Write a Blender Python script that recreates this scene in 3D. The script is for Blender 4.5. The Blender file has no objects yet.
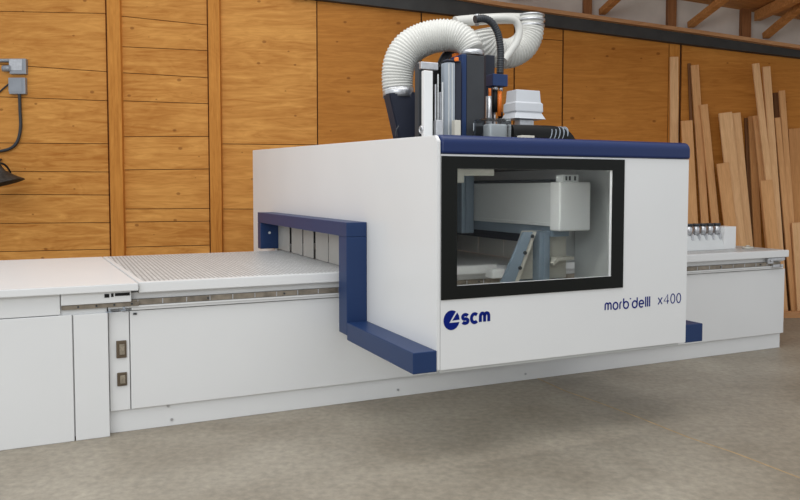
import bpy, bmesh, math, random
from mathutils import Vector, Matrix
random.seed(4)
S = bpy.context.scene
COL = S.collection

# ---------------------------------------------------------------- camera, sky, lamps, exposure
F_PX, PX0, PY0, CAM_H, PITCH = 740.0, 400.0, 226.0, 1.5, math.radians(2.86)
cam_d = bpy.data.cameras.new('camera'); cam = bpy.data.objects.new('camera', cam_d); COL.objects.link(cam)
cam_d.sensor_width = 36.0; cam_d.lens = 36.0 * F_PX / 800.0; cam_d.shift_y = -24.0 / 800.0
cam.location = (0, 0, CAM_H); cam.rotation_euler = (math.pi / 2 - PITCH, 0, 0)
S.camera = cam
w = bpy.data.worlds.new('sky'); S.world = w; w.use_nodes = True
w.node_tree.nodes['Background'].inputs[0].default_value = (0.93, 0.96, 1.0, 1)
w.node_tree.nodes['Background'].inputs[1].default_value = 0.79
def area(name, loc, rot, sx, sy, power, col=(1, 1, 1)):
    d = bpy.data.lights.new(name, 'AREA'); d.shape = 'RECTANGLE'; d.size = sx; d.size_y = sy
    d.energy = power; d.color = col
    o = bpy.data.objects.new(name, d); COL.objects.link(o); o.location = loc; o.rotation_euler = rot
    return o
area('roof_light', (-0.5, 3.6, 5.6), (0, 0, 0), 7.0, 4.0, 195, (1, 0.98, 0.95))
area('added_front_fill', (-3.0, -4.0, 4.2), (math.radians(62), 0, math.radians(-28)), 6.0, 3.0, 220, (0.95, 0.98, 1))  # added soft fill from the upper left front, no door stands there
S.view_settings.view_transform = 'Standard'; S.view_settings.look = 'None'
S.view_settings.exposure = 0.0; S.view_settings.gamma = 1.0; S.view_settings.use_curve_mapping = False

# ---------------------------------------------------------------- pixel helpers (room frame and machine frame)
PHI = math.radians(24.73)                       # the machine stands turned to the back wall
_f = Vector((0, math.cos(PITCH), -math.sin(PITCH))); _r = Vector((1, 0, 0)); _u = _r.cross(_f)
C0 = Vector((0, 0, CAM_H))
def ray(x, y): return _f + _r * ((x - PX0) / F_PX) - _u * ((y - PY0) / F_PX)
def at(x, y, Y):                                # room point at depth Y
    d = ray(x, y); return C0 + d * (Y / d.y)
RM = Matrix.Rotation(-PHI, 3, 'Z')
def mat_(x, y, Ym):                             # machine point on plane y = Ym
    d = RM @ ray(x, y); return C0 + d * (Ym / d.y)
def mate(x, y, Xm):                             # machine point on plane x = Xm
    d = RM @ ray(x, y); return C0 + d * (Xm / d.x)

# ---------------------------------------------------------------- materials
def new_mat(name):
    m = bpy.data.materials.new(name); m.use_nodes = True
    return m, m.node_tree, m.node_tree.nodes['Principled BSDF']
def N(nt, t, **k):
    n = nt.nodes.new(t)
    for a, b in k.items(): setattr(n, a, b)
    return n
def plain(name, c, rough=0.45, metal=0.0, coat=0.0, var=0.03, scale=6.0, bump=0.0, spec=0.5):
    m, nt, b = new_mat(name)
    tc = N(nt, 'ShaderNodeTexCoord'); nz = N(nt, 'ShaderNodeTexNoise'); nz.inputs['Scale'].default_value = scale
    nz.inputs['Detail'].default_value = 5
    nt.links.new(tc.outputs['Object'], nz.inputs['Vector'])
    rp = N(nt, 'ShaderNodeValToRGB')
    rp.color_ramp.elements[0].position = 0.3; rp.color_ramp.elements[1].position = 0.7
    rp.color_ramp.elements[0].color = tuple(max(0, v * (1 - var)) for v in c) + (1,)
    rp.color_ramp.elements[1].color = tuple(min(1, v * (1 + var)) for v in c) + (1,)
    nt.links.new(nz.outputs['Fac'], rp.inputs['Fac']); nt.links.new(rp.outputs['Color'], b.inputs['Base Color'])
    b.inputs['Roughness'].default_value = rough; b.inputs['Metallic'].default_value = metal
    b.inputs['Coat Weight'].default_value = coat; b.inputs['Specular IOR Level'].default_value = spec
    if bump:
        n2 = N(nt, 'ShaderNodeTexNoise'); n2.inputs['Scale'].default_value = 220
        nt.links.new(tc.outputs['Object'], n2.inputs['Vector'])
        bp = N(nt, 'ShaderNodeBump'); bp.inputs['Strength'].default_value = bump; bp.inputs['Distance'].default_value = 0.002
        nt.links.new(n2.outputs['Fac'], bp.inputs['Height']); nt.links.new(bp.outputs['Normal'], b.inputs['Normal'])
    return m
def wood(name, dark, light, axis='X', scale=1.0, island=0.0, knots=0.0, rough=0.6, contrast=1.0, stretch=14.0):
    m, nt, b = new_mat(name)
    tc = N(nt, 'ShaderNodeTexCoord'); mp = N(nt, 'ShaderNodeMapping')
    geo = N(nt, 'ShaderNodeNewGeometry'); L = nt.links.new
    comb = N(nt, 'ShaderNodeCombineXYZ'); add = N(nt, 'ShaderNodeVectorMath', operation='ADD')
    mul = N(nt, 'ShaderNodeMath', operation='MULTIPLY'); mul.inputs[1].default_value = 37.0
    L(geo.outputs['Random Per Island'], mul.inputs[0])
    for i in range(3): L(mul.outputs[0], comb.inputs[i])
    L(tc.outputs['Object'], add.inputs[0]); L(comb.outputs[0], add.inputs[1]); L(add.outputs[0], mp.inputs['Vector'])
    s = {'X': (1, stretch, stretch), 'Z': (stretch, stretch, 1)}[axis]
    mp.inputs['Scale'].default_value = tuple(v * scale for v in s)
    warp = N(nt, 'ShaderNodeTexNoise'); warp.inputs['Scale'].default_value = 0.9; warp.inputs['Detail'].default_value = 3
    mp2 = N(nt, 'ShaderNodeMapping'); L(add.outputs[0], mp2.inputs['Vector'])
    mp2.inputs['Scale'].default_value = tuple((1.0 if v == 1 else 4.5) * scale for v in s)
    warp.inputs['Distortion'].default_value = 0.5
    L(mp2.outputs[0], warp.inputs['Vector'])
    grain = N(nt, 'ShaderNodeTexNoise'); grain.inputs['Scale'].default_value = 1.6; grain.inputs['Detail'].default_value = 8
    grain.inputs['Roughness'].default_value = 0.62; grain.inputs['Distortion'].default_value = 1.1
    L(mp.outputs[0], grain.inputs['Vector'])
    big = N(nt, 'ShaderNodeTexNoise'); big.inputs['Scale'].default_value = 1.3; big.inputs['Detail'].default_value = 3
    L(add.outputs[0], big.inputs['Vector'])
    ringm = N(nt, 'ShaderNodeMath', operation='MULTIPLY'); ringm.inputs[1].default_value = 75.0
    L(warp.outputs['Fac'], ringm.inputs[0])
    sn = N(nt, 'ShaderNodeMath', operation='SINE'); L(ringm.outputs[0], sn.inputs[0])
    a1 = N(nt, 'ShaderNodeMath', operation='MULTIPLY_ADD'); L(sn.outputs[0], a1.inputs[0]); a1.inputs[1].default_value = 0.035 * contrast
    L(grain.outputs['Fac'], a1.inputs[2])
    a2 = N(nt, 'ShaderNodeMath', operation='MULTIPLY_ADD'); L(big.outputs['Fac'], a2.inputs[0]); a2.inputs[1].default_value = 0.35; L(a1.outputs[0], a2.inputs[2])
    a3 = N(nt, 'ShaderNodeMath', operation='MULTIPLY_ADD'); L(geo.outputs['Random Per Island'], a3.inputs[0]); a3.inputs[1].default_value = island; L(a2.outputs[0], a3.inputs[2])
    rp = N(nt, 'ShaderNodeValToRGB'); e = rp.color_ramp.elements
    h = 0.22 / contrast
    e[0].position = 0.675 + island / 2 - h; e[1].position = 0.675 + island / 2 + h; e[0].color = (*dark, 1); e[1].color = (*light, 1)
    L(a3.outputs[0], rp.inputs['Fac']); out = rp.outputs['Color']
    if knots:
        sx_ = N(nt, 'ShaderNodeSeparateXYZ'); L(tc.outputs['Object'], sx_.inputs[0])
        cx_ = N(nt, 'ShaderNodeCombineXYZ'); L(sx_.outputs['X'], cx_.inputs[0]); L(sx_.outputs['Z'], cx_.inputs[1])
        vm = N(nt, 'ShaderNodeMapping'); vm.inputs['Scale'].default_value = (1.9, 2.9, 1)
        L(cx_.outputs[0], vm.inputs['Vector'])
        vo = N(nt, 'ShaderNodeTexVoronoi'); vo.voronoi_dimensions = '2D'; vo.inputs['Scale'].default_value = 1.0; vo.inputs['Randomness'].default_value = 1.0
        L(vm.outputs[0], vo.inputs['Vector'])
        sep = N(nt, 'ShaderNodeSeparateColor'); L(vo.outputs['Color'], sep.inputs[0])
        rad = N(nt, 'ShaderNodeMath', operation='MULTIPLY'); L(sep.outputs[0], rad.inputs[0]); rad.inputs[1].default_value = 0.065
        dd = N(nt, 'ShaderNodeMath', operation='DIVIDE'); L(vo.outputs['Distance'], dd.inputs[0]); L(rad.outputs[0], dd.inputs[1])
        kr = N(nt, 'ShaderNodeValToRGB'); k = kr.color_ramp.elements
        k[0].position = 0.55; k[0].color = (1, 1, 1, 1); k[1].position = 1.0; k[1].color = (0, 0, 0, 1)
        L(dd.outputs[0], kr.inputs['Fac'])
        kf = N(nt, 'ShaderNodeMath', operation='MULTIPLY'); kf.inputs[1].default_value = knots; L(kr.outputs['Color'], kf.inputs[0])
        mx = N(nt, 'ShaderNodeMix', data_type='RGBA'); L(kf.outputs[0], mx.inputs[0]); L(out, mx.inputs[6])
        mx.inputs[7].default_value = (dark[0] * 0.4, dark[1] * 0.3, dark[2] * 0.25, 1); out = mx.outputs[2]
    L(out, b.inputs['Base Color']); b.inputs['Roughness'].default_value = rough
    b.inputs['Specular IOR Level'].default_value = 0.15
    return m

M = {}
M['white'] = plain('white_enamel', (0.75, 0.757, 0.755), 0.35, coat=0.15, var=0.012, scale=2, bump=0.03)
M['white_dull'] = plain('dull_white_cover', (0.62, 0.64, 0.64), 0.5, var=0.02)
M['navy'] = plain('navy_enamel', (0.011, 0.034, 0.112), 0.42, coat=0.0, var=0.03, bump=0.04, spec=0.35)
M['navy_bar'] = plain('navy_gloss_trim', (0.003, 0.018, 0.095), 0.33, coat=0.0, var=0.03, spec=0.4)
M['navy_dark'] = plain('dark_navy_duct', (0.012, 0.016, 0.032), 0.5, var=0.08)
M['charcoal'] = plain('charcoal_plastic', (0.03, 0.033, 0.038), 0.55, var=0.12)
M['black'] = plain('black_plastic', (0.006, 0.006, 0.006), 0.5, var=0.1, spec=0.25)
M['frame_black'] = plain('black_window_border', (0.005, 0.006, 0.005), 0.45, var=0.1, spec=0.2)
M['hose'] = plain('white_flex_hose', (0.62, 0.62, 0.585), 0.5, var=0.03)
M['hose_black'] = plain('black_flex_hose', (0.02, 0.024, 0.03), 0.4, var=0.1)
M['steel'] = plain('brushed_steel', (0.55, 0.56, 0.58), 0.32, metal=0.8, var=0.12, scale=30)
M['grey'] = plain('grey_machine_paint', (0.33, 0.37, 0.42), 0.4, var=0.05)
M['bluegrey'] = plain('blue_grey_profile', (0.22, 0.28, 0.34), 0.4, metal=0.2, var=0.08)
M['beige'] = plain('beige_casting', (0.5, 0.48, 0.42), 0.5, var=0.05)
M['strip'] = plain('grey_rubber_strip', (0.42, 0.41, 0.38), 0.5, var=0.05)
M['rack'] = plain('brass_grey_rack', (0.25, 0.215, 0.17), 0.4, metal=0.4, var=0.3, scale=18)
M['orange'] = plain('orange_plastic', (0.85, 0.2, 0.02), 0.4)
M['socket'] = plain('bronze_socket', (0.12, 0.09, 0.06), 0.4, metal=0.3, var=0.2)
M['socket_face'] = plain('socket_face', (0.3, 0.26, 0.2), 0.4, metal=0.3, var=0.3, scale=60)
M['logo'] = plain('blue_print', (0.004, 0.014, 0.17), 0.8, var=0.0, spec=0.1)
M['dark_gap'] = plain('dark_recess', (0.03, 0.03, 0.03), 0.8)
M['grey_box'] = plain('grey_junction_box', (0.3, 0.32, 0.35), 0.4, metal=0.4, var=0.1)
M['lampshade'] = plain('worn_dark_metal', (0.045, 0.04, 0.035), 0.5, metal=0.4, var=0.5, scale=25)
M['gutter'] = plain('dark_steel_channel', (0.035, 0.034, 0.032), 0.7, var=0.2)
M['plaster'] = plain('pale_wall_lining', (0.62, 0.57, 0.51), 0.85, var=0.1, scale=3)
M['housing'] = plain('light_grey_housing', (0.55, 0.57, 0.6), 0.35, var=0.02)
M['wall'] = wood('wall_boards', (0.44, 0.165, 0.028), (0.72, 0.35, 0.088), 'X', 1.0, island=0.09, knots=0.6, contrast=0.95, stretch=9.0)
M['ply'] = wood('wall_plywood', (0.37, 0.13, 0.018), (0.59, 0.248, 0.048), 'X', 1.2, island=0.05, knots=0.6, contrast=0.75, stretch=10.0)
M['stud'] = wood('wall_stud', (0.42, 0.15, 0.022), (0.64, 0.275, 0.055), 'Z', 1.0, island=0.08, contrast=0.9)
M['gap'] = plain('dark_board_gap', (0.09, 0.035, 0.012), 0.9)
M['plate'] = wood('top_plate_wood', (0.4, 0.19, 0.08), (0.6, 0.33, 0.16), 'X', 1.0)
M['roofwood'] = wood('roof_boards', (0.36, 0.15, 0.045), (0.6, 0.29, 0.1), 'X', 1.0, island=0.1)
M['postwood'] = wood('dark_post_wood', (0.2, 0.08, 0.03), (0.34, 0.15, 0.06), 'Z', 1.0)
PLK = [wood('pale_plank', (0.6, 0.33, 0.145), (0.84, 0.53, 0.28), 'Z', 1.6, rough=0.6, contrast=0.8),
       wood('warm_plank', (0.52, 0.26, 0.1), (0.76, 0.42, 0.19), 'Z', 1.6, rough=0.6, contrast=0.8),
       wood('brown_plank', (0.42, 0.19, 0.065), (0.62, 0.31, 0.12), 'Z', 1.6, rough=0.6, contrast=0.8),
       wood('dark_plank', (0.12, 0.05, 0.02), (0.24, 0.11, 0.045), 'Z', 1.6, rough=0.6, contrast=0.8)]

# glass and clear plastic
def glassy(name, tint, refl):
    m, nt, b = new_mat(name); nt.nodes.remove(b); out = nt.nodes['Material Output']
    tr = N(nt, 'ShaderNodeBsdfTransparent'); tr.inputs[0].default_value = (*tint, 1)
    gl = N(nt, 'ShaderNodeBsdfGlossy'); gl.inputs['Roughness'].default_value = 0.03
    fr = N(nt, 'ShaderNodeFresnel'); fr.inputs[0].default_value = refl
    mx = N(nt, 'ShaderNodeMixShader'); L = nt.links.new
    L(fr.outputs[0], mx.inputs[0]); L(tr.outputs[0], mx.inputs[1]); L(gl.outputs[0], mx.inputs[2]); L(mx.outputs[0], out.inputs[0])
    return m
M['glass'] = glassy('window_glass', (0.95, 0.965, 0.96), 1.16)
M['clear'] = glassy('clear_plastic', (0.86, 0.89, 0.91), 1.6)

# table matrix: fine raised grid
def matrix_mat():
    m, nt, b = new_mat('grooved_table_top'); L = nt.links.new
    tc = N(nt, 'ShaderNodeTexCoord'); sp = N(nt, 'ShaderNodeSeparateXYZ'); L(tc.outputs['Object'], sp.inputs[0])
    def line(o, pitch, frac):
        d = N(nt, 'ShaderNodeMath', operation='DIVIDE'); d.inputs[1].default_value = pitch; L(o, d.inputs[0])
        f = N(nt, 'ShaderNodeMath', operation='FRACT'); L(d.outputs[0], f.inputs[0])
        g = N(nt, 'ShaderNodeMath', operation='LESS_THAN'); g.inputs[1].default_value = frac; L(f.outputs[0], g.inputs[0])
        return g.outputs[0]
    a = line(sp.outputs['X'], 0.028, 0.36); c = line(sp.outputs['Y'], 0.028, 0.36)
    mxm = N(nt, 'ShaderNodeMath', operation='MAXIMUM'); L(a, mxm.inputs[0]); L(c, mxm.inputs[1])
    nz = N(nt, 'ShaderNodeTexNoise'); nz.inputs['Scale'].default_value = 14; nz.inputs['Detail'].default_value = 4
    L(tc.outputs['Object'], nz.inputs['Vector'])
    cr = N(nt, 'ShaderNodeValToRGB'); cr.color_ramp.elements[0].color = (0.6, 0.605, 0.6, 1); cr.color_ramp.elements[1].color = (0.78, 0.785, 0.78, 1)
    cr.color_ramp.elements[0].position = 0.3; cr.color_ramp.elements[1].position = 0.65; L(nz.outputs['Fac'], cr.inputs['Fac'])
    mx = N(nt, 'ShaderNodeMix', data_type='RGBA'); L(mxm.outputs[0], mx.inputs[0]); L(cr.outputs['Color'], mx.inputs[6])
    mx.inputs[7].default_value = (0.27, 0.275, 0.27, 1); L(mx.outputs[2], b.inputs['Base Color'])
    b.inputs['Roughness'].default_value = 0.4
    return m
M['matrix'] = matrix_mat()

def floor_mat():
    m, nt, b = new_mat('worn_concrete'); L = nt.links.new
    tc = N(nt, 'ShaderNodeTexCoord')
    def nz(s, d, dist=0.0):
        n = N(nt, 'ShaderNodeTexNoise'); n.inputs['Scale'].default_value = s; n.inputs['Detail'].default_value = d
        n.inputs['Distortion'].default_value = dist; n.inputs['Roughness'].default_value = 0.6
        L(tc.outputs['Object'], n.inputs['Vector']); return n.outputs['Fac']
    r1 = N(nt, 'ShaderNodeValToRGB'); e = r1.color_ramp.elements
    e[0].position = 0.3; e[0].color = (0.225, 0.192, 0.147, 1); e[1].position = 0.7; e[1].color = (0.37, 0.33, 0.268, 1)
    L(nz(1.0, 8, 0.3), r1.inputs['Fac'])
    r2 = N(nt, 'ShaderNodeValToRGB'); e = r2.color_ramp.elements
    e[0].position = 0.35; e[0].color = (0.76, 0.76, 0.75, 1); e[1].position = 0.7; e[1].color = (1.1, 1.09, 1.06, 1)
    L(nz(22, 9), r2.inputs['Fac'])
    mx = N(nt, 'ShaderNodeMix', data_type='RGBA', blend_type='MULTIPLY'); mx.inputs[0].default_value = 1
    L(r1.outputs['Color'], mx.inputs[6]); L(r2.outputs['Color'], mx.inputs[7]); L(mx.outputs[2], b.inputs['Base Color'])
    r3 = N(nt, 'ShaderNodeValToRGB'); r3.color_ramp.elements[0].color = (0.38,) * 3 + (1,); r3.color_ramp.elements[1].color = (0.65,) * 3 + (1,)
    L(nz(2.5, 4), r3.inputs['Fac']); L(r3.outputs['Color'], b.inputs['Roughness'])
    return m
M['floor'] = floor_mat()

# ---------------------------------------------------------------- mesh helpers
class MB:
    def __init__(s): s.b = bmesh.new(); s.off = Vector((0, 0, 0))
    def add(s, verts, faces, smooth=False):
        vs = [s.b.verts.new(v) for v in verts]; fs = []
        for f in faces:
            try:
                q = s.b.faces.new([vs[i] for i in f]); q.smooth = smooth; fs.append(q)
            except ValueError: pass
        return vs, fs
    def box(s, x0, x1, y0, y1, z0, z1, bev=0.0, seg=2):
        v = [(x, y, z) for z in (z0, z1) for y in (y0, y1) for x in (x0, x1)]
        vs, fs = s.add(v, [(0, 2, 3, 1), (4, 5, 7, 6), (0, 1, 5, 4), (2, 6, 7, 3), (0, 4, 6, 2), (1, 3, 7, 5)])
        if bev:
            es = list({e for f in fs for e in f.edges})
            bmesh.ops.bevel(s.b, geom=es, offset=bev, segments=seg, affect='EDGES', profile=0.5)
        return s
    def hexa(s, p, bev=0.0):                    # 8 points: bottom ring 4, top ring 4
        vs, fs = s.add(p, [(0, 3, 2, 1), (4, 5, 6, 7), (0, 1, 5, 4), (1, 2, 6, 5), (2, 3, 7, 6), (3, 0, 4, 7)])
        if bev: bmesh.ops.bevel(s.b, geom=list({e for f in fs for e in f.edges}), offset=bev, segments=2, affect='EDGES')
        return s
    def prism(s, prof, axis, a, b_, bev=0.0):   # closed profile (u,v) extruded along axis
        def P(u, v, t): return {'X': (t, u, v), 'Y': (u, t, v), 'Z': (u, v, t)}[axis]
        n = len(prof); v = [P(*q, a) for q in prof] + [P(*q, b_) for q in prof]
        f = [tuple(range(n)), tuple(range(n, 2 * n))] + [(i, (i + 1) % n, n + (i + 1) % n, n + i) for i in range(n)]
        vs, fs = s.add(v, f)
        if bev: bmesh.ops.bevel(s.b, geom=list({e for q in fs for e in q.edges}), offset=bev, segments=2, affect='EDGES')
        return s
    def grid(s, xs, zs, skip, y0, y1):          # slab with openings, thickness in y
        vm = {}
        def V(i, j, k):
            if (i, j, k) not in vm: vm[(i, j, k)] = s.b.verts.new((xs[i], (y0, y1)[k], zs[j]))
            return vm[(i, j, k)]
        cells = {(i, j) for i in range(len(xs) - 1) for j in range(len(zs) - 1)} - set(skip)
        for i, j in cells:
            s.b.faces.new([V(i, j, 0), V(i + 1, j, 0), V(i + 1, j + 1, 0), V(i, j + 1, 0)])
            s.b.faces.new([V(i, j, 1), V(i, j + 1, 1), V(i + 1, j + 1, 1), V(i + 1, j, 1)])
            for di, dj, a, c in ((-1, 0, (i, j), (i, j + 1)), (1, 0, (i + 1, j), (i + 1, j + 1)), (0, -1, (i, j), (i + 1, j)), (0, 1, (i, j + 1), (i + 1, j + 1))):
                if (i + di, j + dj) not in cells:
                    s.b.faces.new([V(*a, 0), V(*a, 1), V(*c, 1), V(*c, 0)])
        return s
    def tube(s, path, r, seg=20, corr=0.0, pitch=0.02, caps=True, step=None):
        P = [Vector(p) for p in path]
        R = r if isinstance(r, (list, tuple)) else [r] * len(P)
        pts, rad = [], []                        # Catmull-Rom resample
        n = len(P)
        for i in range(n - 1):
            p0 = P[max(i - 1, 0)]; p1 = P[i]; p2 = P[i + 1]; p3 = P[min(i + 2, n - 1)]
            K = 24 if n > 2 else 2
            for k in range(K):
                t = k / K
                pts.append(0.5 * ((2 * p1) + (p2 - p0) * t + (2 * p0 - 5 * p1 + 4 * p2 - p3) * t * t + (3 * p1 - p0 - 3 * p2 + p3) * t ** 3))
                rad.append(R[i] * (1 - t) + R[i + 1] * t)
        pts.append(P[-1]); rad.append(R[-1])
        if corr:
            st = pitch / 4; L = [0]
            for a, b_ in zip(pts, pts[1:]): L.append(L[-1] + (b_ - a).length)
            tot = L[-1]; m_ = max(4, int(tot / st)); q, rr = [], []; j = 0
            for k in range(m_ + 1):
                d = tot * k / m_
                while j < len(L) - 2 and L[j + 1] < d: j += 1
                t = (d - L[j]) / max(1e-9, L[j + 1] - L[j])
                q.append(pts[j].lerp(pts[j + 1], t)); rr.append((rad[j] * (1 - t) + rad[j + 1] * t) + corr * (1, 0.2, -1, 0.2)[k % 4])
            pts, rad = q, rr
        T = [(pts[min(i + 1, len(pts) - 1)] - pts[max(i - 1, 0)]).normalized() for i in range(len(pts))]
        a = T[0].cross(Vector((0.13, 0.91, 0.37))).normalized(); rings = []
        for p, t, q in zip(pts, T, rad):
            a = (a - t * a.dot(t)).normalized(); c = t.cross(a)
            rings.append([s.b.verts.new(p + (a * math.cos(2 * math.pi * k / seg) + c * math.sin(2 * math.pi * k / seg)) * q) for k in range(seg)])
        for A, B in zip(rings, rings[1:]):
            for k in range(seg):
                f = s.b.faces.new([A[k], A[(k + 1) % seg], B[(k + 1) % seg], B[k]]); f.smooth = True
        if caps:
            s.b.faces.new(list(reversed(rings[0]))); s.b.faces.new(rings[-1])
        return s
    def ribbon(s, pts, wd, y0, y1):              # flat stroke in the x-z plane
        n = len(pts); Lf, Rt = [], []
        for i, p in enumerate(pts):
            a = Vector(pts[max(i - 1, 0)]); c = Vector(pts[min(i + 1, n - 1)]); d = (c - a).normalized(); nn = Vector((-d.y, d.x)) * wd / 2
            Lf.append((p[0] + nn.x, p[1] + nn.y)); Rt.append((p[0] - nn.x, p[1] - nn.y))
        for i in range(n - 1):
            v = [(Lf[i][0], y0, Lf[i][1]), (Rt[i][0], y0, Rt[i][1]), (Rt[i + 1][0], y0, Rt[i + 1][1]), (Lf[i + 1][0], y0, Lf[i + 1][1])]
            v += [(a, y1, c) for a, _, c in v]
            s.add(v, [(0, 1, 2, 3), (4, 7, 6, 5), (0, 4, 5, 1), (1, 5, 6, 2), (2, 6, 7, 3), (3, 7, 4, 0)])
        return s
    def build(s, name, m, parent=None, base=None):
        bmesh.ops.recalc_face_normals(s.b, faces=s.b.faces)
        off = base if base is not None else (Vector(parent['_b']) if parent is not None and '_b' in parent else Vector((0, 0, 0)))
        for v in s.b.verts: v.co -= Vector(off)
        me = bpy.data.meshes.new(name); s.b.to_mesh(me); s.b.free(); me.materials.append(m)
        o = bpy.data.objects.new(name, me); COL.objects.link(o)
        if parent is not None:
            o.parent = parent
            if '_b' in parent: o['_b'] = tuple(parent['_b'])
        elif base is not None: o.location = base
        return o
def thing(name, label, cat, base=(0, 0, 0), machine=True, group=None):
    """Empty at the thing's base; children are modelled in machine (or room) coordinates."""
    o = bpy.data.objects.new(name, None); COL.objects.link(o); o.empty_display_size = 0.1
    o['_b'] = tuple(float(v) for v in base)
    if machine:
        o.location = Matrix.Rotation(PHI, 3, 'Z') @ Vector(base); o.rotation_euler = (0, 0, PHI)
    else: o.location = base
    tag(o, label, cat, group); return o
def tag(o, label=None, cat=None, group=None, kind=None):
    if label: o['label'] = label
    if cat: o['category'] = cat
    if group: o['group'] = group
    if kind: o['kind'] = kind
    return o
def lab(o, t): o['label'] = t; return o
def struct(name, mb, m): return tag(mb.build(name, m), kind='structure')

# ================================================================ THE SETTING
WY = 9.0
struct('floor', MB().box(-9, 11, -5, 9.4, -0.1, 0.0), M['floor'])
# back wall: backing, boards and sheets with narrow open joints
def wz(x, y): p = at(x, y, WY); return p.x, p.z
def wallplate(mb, x0, x1, top, bot, y0=WY - 0.03, y1=WY - 0.001, gx=0.006, gz=0.004):
    """board between px columns; top/bot are (left y, right y) rows or None for out of frame"""
    def zz(x, y, dz): return wz(x, y)[1] + dz
    xl = wz(x0, 189)[0] + gx; xr = wz(x1, 189)[0] - gx
    tl, tr = (zz(x0, top[0], -gz), zz(x1, top[1], -gz)) if top else (4.9, 4.9)
    bl, br = (zz(x0, bot[0], gz), zz(x1, bot[1], gz)) if bot else (0.0, 0.0)
    mb.hexa([(xl, y0, bl), (xr, y0, br), (xr, y1, br), (xl, y1, bl), (xl, y0, tl), (xr, y0, tr), (xr, y1, tr), (xl, y1, tl)])
backing = MB().box(-6.5, 8.0, WY, WY + 0.1, 0, 4.9)
struct('wall_back', backing, M['gap'])
bo = MB()
for x0, x1, rows in (
    (-110, 110, [(9.5, 14), (57, 72), (93, 101), (142, 144), (171, 172), (194, 195), (224, 222.5), (254, 249)]),
    (123, 210, [(16.5, 25.5), (47, 51), (73, 78), (101, 104), (137, 136.5), (170, 169), (209, 208.5), (222, 221), (247, 245)]),
    (222, 318, [(144, 145), (209, 209)])):
    seq = [None] + rows + [None]
    for a, c in zip(seq, seq[1:]): wallplate(bo, x0, x1, a, c)
struct('wall_back_boards', bo, M['wall']).name = 'wall_back_boards'
pl = MB()
for x0, x1, rows in ((318, 421, []), (421, 513, [(130, 130)]), (513, 561, [(38, 41)]), (561, 666, []), (678, 800, []), (800, 940, [])):
    seq = [None] + rows + [None]
    for a, c in zip(seq, seq[1:]): wallplate(pl, x0, x1, a, c, gx=0.008)
struct('wall_back_plywood', pl, M['ply'])
for i, (x0, x1, d) in enumerate(((110, 123, 0.09), (210, 221.5, 0.09))):
    s_ = MB(); a = at(x0, 189, WY - d).x; c = at(x1, 189, WY - d).x
    s_.box(a, c, WY - d, WY - 0.0005, 0, 4.9, 0.004); struct('trim_%d' % (i + 1), s_, M['stud'])
s_ = MB(); s_.box(wz(669.5, 0)[0], wz(680, 0)[0], WY - 0.031, WY - 0.0005, 0, 4.9, 0.003); struct('trim_20', s_, M['stud'])
# raked top of the wall: dark steel channel, timber plate, pale lining, posts, joists, roof boards
def rake(mb, pts_top, pts_bot, y0, y1):
    for i in range(len(pts_top) - 1):
        a, b_, c, d = at(*pts_bot[i], y0), at(*pts_bot[i + 1], y0), at(*pts_top[i + 1], y0), at(*pts_top[i], y0)
        mb.hexa([(a.x, y0, a.z), (b_.x, y0, b_.z), (b_.x, y1, b_.z), (a.x, y1, a.z), (d.x, y0, d.z), (c.x, y0, c.z), (c.x, y1, c.z), (d.x, y1, d.z)])
g = MB(); rake(g, [(290, -27), (500, 5), (700, 33), (940, 68)], [(290, -4), (500, 20), (700, 45.5), (940, 74)], WY - 0.12, WY - 0.032)
struct('trim_3', g, M['gutter'])
g = MB(); rake(g, [(290, -33), (500, 1.5), (700, 30), (940, 66)], [(290, -29), (500, 5.5), (700, 33.5), (940, 69.5)], WY - 0.2, WY - 0.032)
struct('trim_4', g, M['plate'])
up = MB(); rake(up, [(290, -90), (940, -60)], [(290, -25), (940, 76)], WY - 0.034, WY - 0.0305)
struct('wall_back_lining', up, M['plaster'])
def along(mb, x0, y0, x1, y1, Y0, Y1, wd, ht):      # timber from wall point to a nearer point
    a = at(x0, y0, Y0); c = at(x1, y1, Y1); d = (c - a).normalized(); sx = Vector((wd / 2, 0, 0)); sz = d.cross(Vector((1, 0, 0))).normalized() * ht / 2
    if sz.z < 0: sz = -sz
    mb.hexa([a - sx - sz, a + sx - sz, c + sx - sz, c - sx - sz, a - sx + sz, a + sx + sz, c + sx + sz, c - sx + sz])
n = 5
for x0, x1, yb in ((584, 592, 13.5), (668, 676.5, 26), (742, 751, 36)):
    a = at(x0, yb, WY - 0.12); c = at(x1, yb + 1, WY - 0.12)
    struct('trim_%d' % n, MB().box(a.x, c.x, WY - 0.12, WY - 0.034, a.z - 0.02, 4.6, 0.003), M['postwood']); n += 1
for x0, y0, x1, y1 in ((511, -4, 540, -26), (602, 12, 634, -18), (690.5, 25, 738, -12), (765.5, 36, 812, -3)):
    m_ = MB(); along(m_, x0, y0, x1, y1, WY - 0.13, WY - 0.95, 0.075, 0.07); struct('trim_%d' % n, m_, M['roofwood']); n += 1
# roof boards above, raked like the plate
rf = MB(); xa = at(420, -42, WY); xb = at(960, 47, WY)
for k in range(9):
    y1 = WY - 0.03 - k * 0.3; y0 = y1 - 0.295
    rf.hexa([(xa.x, y0, xa.z), (xb.x, y0, xb.z), (xb.x, y1, xb.z), (xa.x, y1, xa.z), (xa.x, y0, xa.z + .03), (xb.x, y0, xb.z + .03), (xb.x, y1, xb.z + .03), (xa.x, y1, xa.z + .03)])
struct('ceiling', rf, M['roofwood'])
# roof joists under the boards
for x0 in (752, 838):
    m_ = MB(); t = (x0 - 420) / 540; yy = -42 + 89 * t; a = at(x0, yy, WY)
    m_.box(a.x - .04, a.x + .04, WY - 2.6, WY - .14, a.z - .13, a.z - 0.012, .003); struct('trim_%d' % n, m_, M['roofwood']); n += 1
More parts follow.
